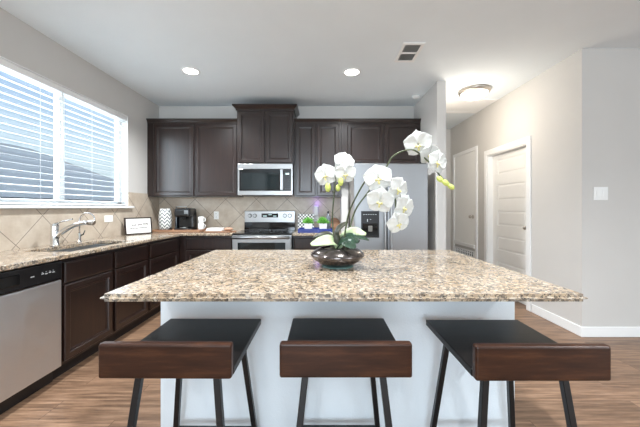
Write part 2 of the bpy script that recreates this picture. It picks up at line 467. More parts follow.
struct('door_casing', MB().box(XR - .02, XR, CY0 - .065, CY0 - .002, CZ0 - .35, CZ1 + .065, .004).box(XR - .02, XR, CY1 + .002, CY1 + .065, CZ0 - .35, CZ1 + .065, .004)
       .box(XR - .02, XR, CY0 - .002, CY1 + .002, CZ1 + .002, CZ1 + .065, .004), WHITE, door2)
struct('ledge', MB().box(XR - .035, XR, CY0 - .002, CY1 + .002, CZ0 - .06, CZ0 - .002, .006), WHITE, door2)
knob(door2, CY0 + .075, 1.10, XR - .008, NICKEL)
t_ = thing('return_air_grille', 'white louvred return air grille low on the hall wall', 'vent', (XR, (CY0 + CY1) / 2, .27))
part('backing', MB().box(XR - .004, XR, CY0 + .01, CY1 - .01, .22, .51), BLACK, t_)
part('frame', MB().box(XR - .016, XR - .002, CY0, CY1, .20, .225).box(XR - .016, XR - .002, CY0, CY1, .505, .53)
     .box(XR - .016, XR - .002, CY0, CY0 + .03, .225, .505).box(XR - .016, XR - .002, CY1 - .03, CY1, .225, .505), WHITE, t_)
mb = MB()
for k in range(11):
    y = CY0 + .055 + k * .066
    mb.box(XR - .013, XR - .003, y, y + .016, .225, .505)
for k in range(5): mb.box(XR - .011, XR - .003, CY0 + .03, CY1 - .03, .265 + k * .052, .277 + k * .052)
part('louvre', mb, WHITE, t_)

# ------------------------------------------------------------------ outside
struct('ground', MB().box(-45, XL - .4, -30, 40, -.5, -.3), LAWN)
hs = thing('house', 'pale neighbouring house with grey roof seen through the blinds', 'house', (-13, 9, -.3))
part('wall', MB().box(-19, -10, 1, 19, -.3, 1.50), SIDING, hs)
mb = MB(); bm = mb.bm
q = [(-9.4, .4), (-19.6, .4), (-19.6, 19.6), (-9.4, 19.6)]
ev = [bm.verts.new((x, y, 1.45)) for x, y in q]; ef = [bm.verts.new((x, y, 1.57)) for x, y in q]
rd = [bm.verts.new((-14.5, 5, 4.2)), bm.verts.new((-14.5, 15, 4.2))]
bm.faces.new(ev)
for k in range(4): bm.faces.new((ev[k], ev[(k + 1) % 4], ef[(k + 1) % 4], ef[k]))
bm.faces.new((ef[0], ef[1], rd[0])); bm.faces.new((ef[1], ef[2], rd[1], rd[0])); bm.faces.new((ef[2], ef[3], rd[1])); bm.faces.new((ef[3], ef[0], rd[0], rd[1]))
part('roof', mb, ROOFM, hs)
part('gutter', MB().box(-9.4, -9.3, .4, 19.6, 1.45, 1.57), DARKFR, hs)
for y in (4, 8.5, 13): part('window', MB().box(-10.03, -9.97, y, y + 1.4, .1, 1.1), BLKGL, hs)

# ------------------------------------------------------------------ blind
bl = thing('window_blind', 'white horizontal slat blind across the kitchen window', 'blind', (XL - .035, mid, WZ0))
by0, by1 = WY0 + .012, WY1 - .012
part('headrail', MB().box(XL - .066, XL - .004, by0, by1, WZ1 - .062, WZ1 - .010, .004), WHITE, bl)
NS = 18
for k in range(NS):
    z = WZ0 + .052 + k * (WZ1 - .085 - WZ0 - .052) / (NS - 1) 
    mb = MB(); c, s_ = math.cos(.12), math.sin(.12)
    t = bmesh.new(); r = bmesh.ops.create_cube(t, size=1)
    for v in r['verts']: v.co = V((v.co.x * .052, v.co.y * (by1 - by0), v.co.z * .0035))
    mb.merge(t, M.Translation((XL - .035, mid, z)) @ M.Rotation(.16, 4, 'Y'))
    part('slat', mb, SLAT, bl)
part('bottom_rail', MB().box(XL - .060, XL - .010, by0, by1, WZ0 + .006, WZ0 + .026, .004), WHITE, bl)
for y in (by0 + .14, mid - .3, mid + .3, by1 - .18):
    part('cord', MB().tube([(XL - .008, y, WZ0 + .02), (XL - .008, y, WZ1 - .05)], .0013, 6), OUTW, bl)
part('wand', MB().tube([(XL + .004, mid - .09, WZ1 - .05), (XL + .006, mid - .085, WZ1 - .72)], .004, 8), OUTW, bl)

# ------------------------------------------------------------------ cabinets
DOORR = [(0, 0), (0, .014), (.006, .020), (.046, .020), (.051, .010), (.059, .009), (.066, .004)]
DRAWR = [(0, 0), (0, .014), (.010, .020), (.014, .020)]
LU, LN = (0, 1, 0), (1, 0, 0)
BU, BN = (1, 0, 0), (0, -1, 0)
def cab_left(name, label, y0, y1, doors, xb=XL + .012, xf=-1.89, z0=0.0, z1=.88, group='base cabinets under the window'):
    t = thing(name, label, 'cabinet', ((xb + xf) / 2, (y0 + y1) / 2, z0), 0, group)
    if name == 'sink_cabinet':
        part('body', MB().box(xf - .02, xf, y0, y1, .105, z1).box(xb, xf - .02, y0, y0 + .018, .105, z1).box(xb, xf - .02, y1 - .018, y1, .105, z1)
             .box(xb, xf - .02, y0 + .018, y1 - .018, .105, .123), CAB, t)
    else:
        part('body', MB().box(xb, xf, y0, y1, .105, z1), CAB, t)
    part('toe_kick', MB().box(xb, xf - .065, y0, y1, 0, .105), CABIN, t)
    for a, b in doors:
        part('drawer', MB().rings((xf, a, .70), LU, LN, b - a, .15, DRAWR), CAB, t)
        part('door', MB().rings((xf, a, .13), LU, LN, b - a, .555, DOORR), CAB, t)
    return t
def cab_back(name, label, x0, x1, doors, yf=4.01, xbody0=None, group='base cabinets beside the range'):
    t = thing(name, label, 'cabinet', ((x0 + x1) / 2, (yf + D) / 2, 0), 0, group)
    part('body', MB().box(x0, x1, yf, D - .001, .105, .88), CAB, t)
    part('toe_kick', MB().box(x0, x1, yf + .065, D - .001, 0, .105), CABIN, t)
    for a, b in doors:
        part('drawer', MB().rings((a, yf, .70), BU, BN, b - a, .15, DRAWR), CAB, t)
        part('door', MB().rings((a, yf, .13), BU, BN, b - a, .555, DOORR), CAB, t)
    return t
cab_left('sink_cabinet', 'dark two-door base cabinet under the sink, beside the dishwasher', 2.178, 3.272, [(2.20, 2.70), (2.742, 3.25)])
cab_left('base_cabinet', 'single-door dark base cabinet between sink cabinet and room corner', 3.276, 4.598, [(3.295, 3.93)])
cab_back('base_cabinet', 'dark base cabinet left of the range, in the corner', -1.886, -1.174, [(-1.80, -1.19)])
cab_back('base_cabinet', 'dark base cabinet between the range and the refrigerator', -.386, .272, [(-.37, -.065), (-.045, .255)])
mbc = MB().box(XL + .012, -1.89, .9, 1.555, .105, .88)
t = thing('base_cabinet', 'dark base cabinet on near side of the dishwasher', 'cabinet', (-2.2, 1.22, 0), 0, 'base cabinets under the window')
part('body', mbc, CAB, t)
part('door', MB().rings((-1.89, .92, .13), LU, LN, .61, .72, DOORR), CAB, t)
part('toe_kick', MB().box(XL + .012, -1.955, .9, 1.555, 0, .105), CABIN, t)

def crown(mb, x0, x1, yf, yb, z, h, out, left=True, right=True):
    """stepped cornice: lower bead, sloped cove, top lip"""
    a = x0 - (out if left else 0); b = x1 + (out if right else 0)
    bm = mb.bm
    def rect(xa, xb, y, zz): return [bm.verts.new(p) for p in ((xa, yb, zz), (xa, y, zz), (xb, y, zz), (xb, yb, zz))]
    o1 = out * .25; l = lambda o: x0 - (o if left else 0); r = lambda o: x1 + (o if right else 0)
    lv = [(o1, z), (o1, z + h * .25), (o1 * 1.2, z + h * .3), (out * .55, z + h * .5), (out * .9, z + h * .72), (out, z + h * .74), (out, z + h)]
    R = [rect(l(o), r(o), yf - o, zz) for o, zz in lv]
    for p, q in zip(R, R[1:]):
        for k in range(4): bm.faces.new((p[k], p[(k + 1) % 4], q[(k + 1) % 4], q[k]))
    bm.faces.new(R[0][::-1]); bm.faces.new(R[-1])
    return mb
def upper(label, x0, x1, z0, z1, doors, yf, ch, co, zd0=None, left=False, right=False):
    t = thing('wall_cabinet', label, 'cabinet', ((x0 + x1) / 2, (yf + D) / 2, z0), 0, 'upper wall cabinets')
    part('body', MB().box(x0, x1, yf, D - .001 if z0 > 1.42 else D - .009, z0, z1), CAB, t)
    for a, b in doors:
        part('door', MB().rings((a, yf, (zd0 or z0 + .012)), BU, BN, b - a, z1 - .018 - (zd0 or z0 + .012), DOORR), CAB, t)
    part('crown_moulding', crown(MB(), x0, x1, yf, D - .001, z1, ch, co, left, right), CAB, t)
    return t
YU = 4.29
upper('wide dark upper cabinet in the left corner, beside window', XL + .001, -1.188, 1.408, 2.455, [(-2.385, -1.815), (-1.79, -1.205)], YU, .055, .03)
upper('taller dark upper cabinet above the microwave, standing forward', -1.184, -.396, 1.864, 2.605, [(-1.165, -.80), (-.78, -.415)], 4.21, .075, .055, left=True, right=True)
upper('narrow two-door dark upper cabinet between microwave and refrigerator', -.392, .278, 1.408, 2.455, [(-.372, -.094), (-.070, .24)], YU, .055, .03)
upper('short dark upper cabinet above the refrigerator', .282, 1.398, 1.86, 2.455, [(.36, .862), (.888, 1.385)], YU, .055, .03)

# ------------------------------------------------------------------ worktops
def slab(x0, x1, y0, y1, bev=.01, rc=.02):
    poly = []
    for cx, cy, a0 in ((x1 - rc, y1 - rc, 0), (x0 + rc, y1 - rc, 90), (x0 + rc, y0 + rc, 180), (x1 - rc, y0 + rc, 270)):
        for k in range(5):
            a = math.radians(a0 + 22.5 * k); poly.append((cx + rc * math.cos(a), cy + rc * math.sin(a)))
    return MB().prism(poly, .884, .914, bev)
SX0, SX1, SY0, SY1 = -2.30, -1.93, 2.32, 3.10      # sink cut-out
CXF = -1.845
mb = MB().box(XL + .009, CXF, .9, SY0, .882, .914, .006).box(XL + .009, CXF, SY1, D - .009, .882, .914, .006)
mb.box(XL + .009, SX0, SY0 - .006, SY1 + .006, .882, .914).box(SX1, CXF, SY0 - .006, SY1 + .006, .882, .914, .006)
mb.box(CXF - .01, -1.173, 3.965, D - .009, .882, .914, .006)
solo('countertop', mb, GRAN, 'speckled granite worktop running along window wall into the corner', 'countertop', (-2.1, 3, .882))
solo('countertop', MB().box(-.390, .272, 3.965, D - .009, .882, .914, .006), GRAN, 'short granite worktop between the range and the refrigerator', 'countertop', (-.06, 4.27, .882))
# sink
sk = thing('kitchen_sink', 'stainless double-bowl sink set under the granite worktop', 'sink', (-2.115, 2.71, .70))
def bowl(y0, y1, z0, z1=.8805):
    mb = MB(); bm = mb.bm
    def rect(i, z): return [bm.verts.new(p) for p in ((SX0 + i, y0 + i, z), (SX1 - i, y0 + i, z), (SX1 - i, y1 - i, z), (SX0 + i, y1 - i, z))]
    R = [rect(0, z0 - .003), rect(0, z1), rect(.004, z1), rect(.012, z0 + .03), rect(.03, z0)]
    for p, q in zip(R, R[1:]):
        for k in range(4): bm.faces.new((p[k], p[(k + 1) % 4], q[(k + 1) % 4], q[k]))
    bm.faces.new(R[-1]); bm.faces.new(R[0][::-1])
    return mb
for a, b in ((SY0, 2.70), (2.715, SY1)):
    o = part('bowl', bowl(a, b, .70), STEEL, sk)
    part('drain', MB().disc((-2.115, (a + b) / 2, .70), .04, .0005, .004), CHROME, o)
# faucet
fx, fy = -2.37, 2.68
fa = thing('kitchen_faucet', 'thick chrome pull-out faucet with lever handle at the sink', 'faucet', (fx, fy, .914))
part('body', MB().lathe(fx, fy, [(0, .914), (.036, .914), (.036, .922), (.030, .928), (.029, 1.05), (.031, 1.085), (.026, 1.105), (0, 1.115)], 24), CHROME, fa)
sp = [(fx, fy, .975), (fx + .06, fy, 1.03), (fx + .13, fy, 1.075), (fx + .20, fy, 1.105), (fx + .26, fy, 1.118), (fx + .30, fy, 1.118)]
o = part('spout', MB().tube(sp, [.020, .021, .020, .019, .018, .018], 14), CHROME, fa)
part('spray_head', MB().tube([(fx + .30, fy, 1.118), (fx + .345, fy, 1.118), (fx + .35, fy, 1.116)], [.022, .024, .02], 14), NICKEL, o)
part('lever', MB().tube([(fx, fy, 1.105), (fx + .05, fy + .005, 1.125), (fx + .15, fy + .01, 1.15)], [.012, .007, .006], 10), CHROME, fa)
gx, gy = -2.36, 2.94
fb = thing('water_tap', 'slim chrome gooseneck drinking water tap beside the main faucet', 'faucet', (gx, gy, .914))
part('body', MB().lathe(gx, gy, [(0, .914), (.022, .914), (.022, .922), (.013, .930), (.012, 1.0), (0, 1.004)], 18), CHROME, fb)
arc = [(gx, gy, 1.0), (gx, gy, 1.10)] + [(gx + .075 - .075 * math.cos(a), gy, 1.13 + .07 * math.sin(a)) for a in [PI * k / 10 for k in range(10)]] + [(gx + .15, gy, 1.10)]
part('spout', MB().tube(arc, .007, 10), CHROME, fb)
part('lever', MB().tube([(gx, gy, .975), (gx + .03, gy + .01, .99), (gx + .045, gy + .012, 1.03)], [.008, .006, .005], 8), BLACK, fb)

# ------------------------------------------------------------------ dishwasher
y0, y1, xf = 1.562, 2.172, -1.885
dw = thing('dishwasher', 'stainless dishwasher with black control strip under the worktop', 'dishwasher', (-2.15, 1.867, 0))
part('body', MB().box(XL + .02, xf - .03, y0, y1, .1, .878), BLACK, dw)
part('door', MB().box(xf - .03, xf + .018, y0 + .004, y1 - .004, .115, .735, .006), STEELD, dw)
pn = part('control_panel', MB().box(xf - .03, xf + .022, y0 + .004, y1 - .004, .737, .872, .008), BLACK, dw)
part('pocket_handle', MB().box(xf + .018, xf + .026, y0 + .12, y0 + .30, .775, .842, .004).box(xf + .015, xf + .027, y0 + .02, y1 - .02, .744, .752, .002), BLKGL, pn)
for k, (yy, ww) in enumerate(((.40, .03), (.475, .022), (.502, .022), (.529, .022), (.556, .022))):
    part('marking', MB().box(xf + .0215, xf + .0232, y0 + yy - .03, y0 + yy - .03 + ww * .8, .802 + (k % 2) * .004, .808 + (k % 2) * .004), MARK, pn)
    if k: part('marking', MB().box(xf + .0215, xf + .0232, y0 + yy - .028, y0 + yy - .03 + ww * .5, .817, .820), MARK, pn)
part('toe_kick', MB().box(XL + .02, xf - .05, y0, y1, 0.005, .1), BLACK, dw)

# ------------------------------------------------------------------ range
rc, rw = -.783, .384
rx0, rx1, ryf, ryb = rc - rw, rc + rw, 3.95, 4.585
rg = thing('range', 'stainless electric range with black glass cooktop', 'stove', (rc, 4.26, 0))
part('body', MB().box(rx0, rx1, ryf, ryb, .09, .895), STEEL, rg)
ct = part('cooktop', MB().box(rx0 - .002, rx1 + .002, ryf - .03, ryb - .05, .896, .918, .005), BLKGL, rg)
RING = plain('burner_ring', S(70, 72, 74), .3)
for bx, by_, r in ((-.18, 4.10, .105), (.17, 4.10, .085), (-.18, 4.36, .08), (.17, 4.36, .095)):
    mb = MB().lathe(rc + bx, by_, [(r, .9182), (r, .9188), (r - .004, .9188), (r - .004, .9182)], 40)
    part('burner_ring', mb, RING, ct)
bgd = part('backguard', MB().box(rx0 + .004, rx1 - .004, ryb - .048, ryb, .896, 1.205, .008), STEEL, rg)
part('lower_strip', MB().box(rx0 + .004, rx1 - .004, ryb - .056, ryb - .047, .92, 1.035, .003), BLKGL, bgd)
part('display', MB().box(rc - .125, rc + .125, ryb - .053, ryb - .046, 1.105, 1.165, .002), BLKGL, bgd)
part('clock', MB().box(rc - .10, rc - .045, ryb - .0545, ryb - .0525, 1.122, 1.132).box(rc - .02, rc + .03, ryb - .0545, ryb - .0525, 1.142, 1.150)
     .box(rc + .05, rc + .10, ryb - .0545, ryb - .0525, 1.122, 1.132), DISP, bgd)
for kx in (-.30, -.225, .225, .30):
    kn = part('knob', MB().disc((rc + kx, ryb - .048, 1.132), .030, 0, .004, '-Y', 24), BLACK, bgd, label='black ringed control knob')
    mb = MB().disc((rc + kx, ryb - .052, 1.132), .021, 0, .020, '-Y', 20)
    part('knob_cap', mb.box(rc + kx - .004, rc + kx + .004, ryb - .078, ryb - .069, 1.113, 1.151, .002), STEEL, kn)
od = part('oven_door', MB().box(rx0 + .004, rx1 - .004, ryf - .04, ryf - .002, .30, .865, .006), STEEL, rg)
part('oven_window', MB().box(rx0 + .075, rx1 - .075, ryf - .044, ryf - .038, .40, .80, .002), MWGL, od)
part('handle', MB().tube([(rx0 + .02, ryf - .085, .868), (rx1 - .02, ryf - .085, .868)], .020, 14)
     .box(rx0 + .05, rx0 + .075, ryf - .08, ryf - .03, .850, .876).box(rx1 - .075, rx1 - .05, ryf - .08, ryf - .03, .850, .876), STEEL, od)
part('drawer', MB().box(rx0 + .004, rx1 - .004, ryf - .036, ryf - .002, .10, .29, .006), STEEL, rg)
part('foot', MB().box(rx0 + .02, rx1 - .02, ryf + .04, ryb - .05, 0, .09), BLACK, rg)

# ------------------------------------------------------------------ microwave
mz0, mz1, myf = 1.424, 1.858, 4.17
mw = thing('microwave', 'stainless over-range microwave hung above the range', 'microwave', (rc - .008, 4.37, mz0))
mx0, mx1 = -1.163, -.405
part('body', MB().box(mx0, mx1, myf + .02, D - .012, mz0, mz1), STEEL, mw)
part('front_frame', MB().box(mx0, mx1, myf, myf + .02, mz1 - .072, mz1, .004).box(mx0, mx1, myf, myf + .02, mz0, mz0 + .062, .004)
     .box(mx0, mx0 + .022, myf, myf + .02, mz0 + .06, mz1 - .07).box(mx1 - .022, mx1, myf, myf + .02, mz0 + .06, mz1 - .07), STEEL, mw)
dr = part('door', MB().box(mx0 + .022, mx1 - .125, myf - .004, myf + .02, mz0 + .062, mz1 - .072, .003), BLKGL, mw)
part('window', MB().box(mx0 + .055, mx1 - .20, myf - .0055, myf - .003, mz0 + .085, mz1 - .125, .001), MWGL, dr)
part('handle', MB().box(mx1 - .165, mx1 - .128, myf - .045, myf - .03, mz0 + .068, mz1 - .08, .006)
     .box(mx1 - .158, mx1 - .136, myf - .034, myf - .003, mz0 + .085, mz0 + .11).box(mx1 - .158, mx1 - .136, myf - .034, myf - .003, mz1 - .12, mz1 - .095), STEEL, dr)
cp = part('control_panel', MB().box(mx1 - .122, mx1 - .022, myf - .003, myf + .02, mz0 + .062, mz1 - .072, .003), BLACK, mw)
part('display', MB().box(mx1 - .098, mx1 - .05, myf - .0045, myf - .002, mz1 - .150, mz1 - .128), DISP, cp)
mb = MB()
for i in range(3):
    for k in range(5): mb.box(mx1 - .10 + i * .026, mx1 - .084 + i * .026, myf - .0042, myf - .002, mz0 + .085 + k * .03, mz0 + .10 + k * .03)
part('keypad', mb, plain('dark_keys', S(44, 46, 50), .4), cp)
part('underside_vent', MB().box(mx0 + .05, mx1 - .05, myf + .03, D - .1, mz0 - .010, mz0), BLACK, mw)

# ------------------------------------------------------------------ refrigerator
gx0, gx1, gyf = .395, 1.30, 3.70
fr_ = thing('refrigerator', 'stainless side-by-side refrigerator with black water dispenser', 'refrigerator', (.85, 4.1, 0))
part('body', MB().box(gx0 + .004, gx1 - .004, gyf + .075, D - .02, .03, 1.78), plain('fridge_side', S(178, 172, 166), .5, nz=.02), fr_)
sp_ = .800
ld = part('door', MB().box(gx0, sp_ - .003, gyf, gyf + .07, .06, 1.795, .012, 3), STEELF, fr_)
rd_ = part('door', MB().box(sp_ + .003, gx1, gyf, gyf + .07, .06, 1.795, .012, 3), STEELF, fr_)
for p_, hx in ((ld, sp_ - .036), (rd_, sp_ + .036)):
    part('handle', MB().tube([(hx, gyf, .50), (hx, gyf - .05, .53), (hx, gyf - .055, .60), (hx, gyf - .055, 1.50), (hx, gyf - .05, 1.57), (hx, gyf, 1.60)], .014, 12), STEEL, p_)
dp = part('dispenser', MB().box(.478, .700, gyf - .006, gyf + .002, .885, 1.21, .003), BLACK, ld)
part('cavity', MB().box(.495, .683, gyf - .0065, gyf - .0055, .905, 1.06), BLKGL, dp)
part('drip_tray', MB().box(.49, .688, gyf - .03, gyf - .006, .890, .902, .002), BLACK, dp)
part('paddle', MB().box(.565, .615, gyf - .018, gyf - .006, .96, 1.03, .004), plain('grey_plastic', S(120, 118, 112), .4), dp)
for k in range(6): part('marking', MB().box(.505 + k * .029, .520 + k * .029, gyf - .0075, gyf - .0055, 1.165, 1.171), MARK, dp)
part('marking', MB().box(.552, .560, gyf - .0075, gyf - .0055, 1.08, 1.112), MARK, dp)
part('marking', MB().box(.585, .60, gyf - .0075, gyf - .0055, 1.105, 1.111), MARK, dp)
part('base_grille', MB().box(gx0 + .01, gx1 - .01, gyf + .05, gyf + .08, 0, .06), BLACK, fr_)
for hx in (gx0 + .06, gx1 - .06): part('hinge_cover', MB().box(hx - .04, hx + .04, gyf + .01, gyf + .12, 1.795, 1.815, .006), BLACK, fr_)

# ------------------------------------------------------------------ island
IX0, IX1, IYF, IYB = -.864, 1.034, 1.166, 2.43
t = thing('kitchen_island', 'painted pale grey island base under the granite slab', 'island', (.08, 2.0, 0))
part('body', MB().box(IX0 + .018, IX1 - .024, 1.585, IYB - .03, 0, .883), ISLW, t)
solo('island_countertop', slab(IX0, IX1, IYF, IYB, .0135, .0145), GRAN, 'large speckled granite slab on top of the island', 'countertop', (.08, 1.8, .884))

# ------------------------------------------------------------------ stools
def stool():
    t = thing('bar_stool', 'low-backed wooden bar stool with black legs, in the middle', 'stool', (0, 0, 0), 0, 'bar stools along the island')
    W = .228
    part('seat', MB().box(-W, W, .030, .49, .667, .695, .004), SEATM, t, True)
    part('backrest', MB().box(-W, W, 0, .030, .667, .786, .008, 3), WALNUT, t, True, 'walnut-brown low back board')
    tops = {}
    for sx_ in (-1, 1):
        for far in (0, 1):
            p = V((sx_ * .140, .425 if far else .105, .667)); q = V((sx_ * .212, .50 if far else .04, .006))
            part('leg', MB().beam(p, q, .024, .024), BLKMET, t, True)
            part('foot_cap', MB().box(q.x - .014, q.x + .014, q.y - .014, q.y + .014, 0, .012), BLACK, t, True)
            tops[sx_, far] = lambda z, p=p, q=q: p + (q - p) * ((p.z - z) / (p.z - q.z))
    for far in (0, 1):
        part('stretcher', MB().beam(tops[-1, far](.145), tops[1, far](.145), .018, .022, V((0, 0, 1))), BLKMET, t, True)
    part('seat_frame', MB().beam((-.15, .105, .662), (.15, .105, .662), .024, .012, V((0, 0, 1))).beam((-.15, .425, .662), (.15, .425, .662), .024, .012, V((0, 0, 1))), BLKMET, t, True)
    return t
s0 = stool(); s0.location = (.082, 1.032, 0)
for loc, rz, lab in (((-.536, 1.026, 0), -.008, 'low-backed wooden bar stool with black legs, nearest the dishwasher'),
                     ((.744, 1.012, 0), .0, 'low-backed wooden bar stool with black legs, nearest the hall')):
    c = copy_tree(s0); c.location = loc; c.rotation_euler.z = rz; c['label'] = lab

# ------------------------------------------------------------------ ceiling fixtures
def can(x, y, label=None, first=None):
    t = thing('recessed_light', label, 'ceiling light', (x, y, CEIL - .012), 0, 'recessed ceiling lights')
    part('trim_ring', MB().lathe(x, y, [(.098, CEIL), (.094, CEIL - .007), (.084, CEIL - .011), (.080, CEIL - .009), (.078, CEIL - .004), (.080, CEIL)], 40), WHITE, t)
    part('lens', MB().lathe(x, y, [(0, CEIL - .003), (.079, CEIL - .003), (.079, CEIL), (0, CEIL)], 32), CANGL, t)
    l = bpy.data.lights.new('can_lamp', 'SPOT'); l.energy = CAN_POWER * 4; l.color = (.93, .97, 1); l.spot_size = 2.5; l.spot_blend = .9; l.shadow_soft_size = .06
    o = bpy.data.objects.new('can_lamp', l); C.objects.link(o); o.parent = t; o.location = (0, 0, -.02)
can(-1.48, 3.41, 'lit recessed ceiling light nearer the window')
can(.34, 3.435, 'lit recessed ceiling light in front of the refrigerator')
for x, y in ((-1.48, 1.15), (.34, 1.15), (2.6, .3), (-.4, -2), (2.6, -2)):  # unseen recessed lights, added to raise the room's brightness
    can(x, y, 'recessed ceiling light added out of view to brighten the room')
lx, ly = 2.0, 3.97
t = thing('flush_ceiling_light', 'lit round glass dome light on the hall ceiling', 'ceiling light', (lx, ly, CEIL - .12))
part('rim', MB().lathe(lx, ly, [(.10, CEIL), (.195, CEIL), (.198, CEIL - .018), (.185, CEIL - .04), (.165, CEIL - .05), (.160, CEIL - .03)], 48), NICKEL, t)
part('glass_dome', MB().lathe(lx, ly, [(.163, CEIL - .038), (.160, CEIL - .06), (.135, CEIL - .088), (.09, CEIL - .107), (.04, CEIL - .116), (0, CEIL - .118)], 48), LAMPGL, t)
part('finial', MB().lathe(lx, ly, [(0, CEIL - .115), (.012, CEIL - .118), (.014, CEIL - .126), (0, CEIL - .138)], 16), NICKEL, t)
l = bpy.data.lights.new('hall_lamp', 'POINT'); l.energy = HALL_POWER; l.color = (1, .91, .79); l.shadow_soft_size = .15
o = bpy.data.objects.new('hall_lamp', l); C.objects.link(o); o.parent = t; o.location = (-.2, 0, -.42)
struct('trim_1', MB().box(1.53, 2.5, 4.28, 4.35, CEIL - .014, CEIL, .003).box(1.53, 2.5, 4.84, 4.90, CEIL - .014, CEIL, .003).box(1.53, 2.5, 4.35, 4.84, CEIL - .008, CEIL, .002), WHITE, None, 'flat white attic hatch in the hall ceiling')
vx0, vx1, vy0, vy1 = .76, .966, 2.82, 3.19
t = thing('air_vent', 'white rectangular ceiling air register with two louvre banks', 'vent', (.863, 3.005, CEIL - .012))
part('backing', MB().box(vx0 + .02, vx1 - .02, vy0 + .02, vy1 - .02, CEIL - .003, CEIL), BLACK, t)
ym = (vy0 + vy1) / 2
part('frame', MB().box(vx0, vx1, vy0, vy0 + .032, CEIL - .011, CEIL, .003).box(vx0, vx1, vy1 - .032, vy1, CEIL - .011, CEIL, .003).box(vx0, vx0 + .03, vy0 + .03, vy1 - .03, CEIL - .011, CEIL, .003)
     .box(vx1 - .03, vx1, vy0 + .03, vy1 - .03, CEIL - .011, CEIL, .003).box(vx0 + .03, vx1 - .03, ym - .012, ym + .012, CEIL - .011, CEIL, .003), WHITE, t)
for a, b in ((vy0 + .032, ym - .012), (ym + .012, vy1 - .032)):
    mb = MB()
    for k in range(7):
        x = vx0 + .042 + k * .0195
        mb.beam((x, a, CEIL - .006), (x, b, CEIL - .006), .004, .005, V((.7, 0, .7)), 0)
    part('louvre', mb, plain('louvre_grey', S(190, 190, 188), .4), t)
solo('smoke_detector', MB().lathe(1.30, 4.18, [(0, CEIL - .03), (.03, CEIL - .03), (.045, CEIL - .02), (.05, CEIL), (0, CEIL)], 24), OUTW, 'small round white detector on ceiling by the partition', 'detector', (1.30, 4.18, CEIL - .03))

# ------------------------------------------------------------------ wall plates
t = thing('light_switch', 'white double rocker switch on the right wall', 'switch', (2.70, YR, 1.38))
part('plate', MB().box(2.632, 2.768, YR - .007, YR, 1.325, 1.452, .003), OUTW, t)
for x in (2.668, 2.732): part('rocker', MB().box(x - .018, x + .018, YR - .012, YR - .006, 1.353, 1.424, .003), OUTW, t)
def outlet_back(x, z, label, y=D - .008):
    t = thing('wall_outlet', label, 'outlet', (x, y, z))
    part('plate', MB().box(x - .036, x + .036, y - .006, y, z - .06, z + .06, .002), OUTW, t)
    for s_ in (-.026, .026):
        o = part('socket', MB().box(x - .017, x + .017, y - .009, y - .005, z + s_ - .017, z + s_ + .017, .003), OUTW, t)
        part('slot', MB().box(x - .009, x - .006, y - .0096, y - .008, z + s_ - .007, z + s_ + .007).box(x + .006, x + .009, y - .0096, y - .008, z + s_ - .007, z + s_ + .007), BLACK, o)
outlet_back(-1.605, 1.135, 'white outlet on back tile left of the range')
outlet_back(-.088, 1.10, 'white outlet on back tile under the violet night light')
t = thing('wall_outlet', 'white sideways outlet plate on tile below the window', 'outlet', (XL + .008, 3.50, 1.124))
part('plate', MB().box(XL + .008, XL + .014, 3.43, 3.565, 1.085, 1.163, .002), OUTW, t)
for y in (3.475, 3.52): part('socket', MB().box(XL + .013, XL + .017, y - .016, y + .016, 1.107, 1.141, .003), OUTW, t)
t = thing('night_light', 'white plug-in night light glowing violet on the back tile', 'night light', (-.088, D - .014, 1.15))
part('body', MB().box(-.125, -.051, D - .06, D - .022, 1.125, 1.285, .016, 3), OUTW, t)
part('plug', MB().box(-.105, -.071, D - .024, D - .016, 1.130, 1.158), OUTW, t)
part('violet_lamp', MB().box(-.118, -.058, D - .022, D - .0165, 1.165, 1.282, .002), PURP, t)
l = bpy.data.lights.new('violet_glow', 'POINT'); l.energy = .16; l.color = (.45, .25, 1); l.shadow_soft_size = .03
o = bpy.data.objects.new('violet_glow', l); C.objects.link(o); o.parent = t; o.location = (0.02, -.06, .175)

# ------------------------------------------------------------------ left counter things
ang = math.atan2(.29, .17)
t = thing('framed_sign', 'white lettered sign in dark frame leaning by the window wall', 'sign', (-2.315, 3.835, .914), ang)
w_, h_ = .335, .215
tilt = M.Rotation(-.12, 4, 'X')
def tl(mb): bmesh.ops.transform(mb.bm, matrix=tilt, verts=mb.bm.verts); return mb
part('frame', tl(MB().box(-w_ / 2, w_ / 2, 0, .018, 0.001, .016, .002).box(-w_ / 2, w_ / 2, 0, .018, h_ - .014, h_, .002)
     .box(-w_ / 2, -w_ / 2 + .016, 0, .018, .014, h_ - .012, .002).box(w_ / 2 - .016, w_ / 2, 0, .018, .014, h_ - .012, .002)), DARKFR, t, True)
cd = part('card', tl(MB().box(-w_ / 2 + .012, w_ / 2 - .012, .005, .016, .012, h_ - .012)), PAPER, t, True)
mb = MB()
def script_line(x0, x1, z, amp, n, lw):
    pts = []
    for k in range(n * 8 + 1):
        a = k / 8 * 2 * PI; f = k / (n * 8)
        am = amp * (1.0 if int(k / 8) % 4 else 2.0)
        pts.append((x0 + (x1 - x0) * f + .25 * amp * math.sin(a), .0042, z + am * math.sin(a + .8)))
    mb.tube(pts, lw, 5)
script_line(-.085, -.03, .118, .009, 4, .0022); script_line(-.01, .04, .122, .008, 4, .0022); script_line(.055, .115, .128, .010, 5, .0022)
script_line(-.105, -.01, .078, .004, 10, .0016); script_line(.0, .11, .082, .004, 11, .0016)
part('lettering', tl(mb), INK, cd, True)

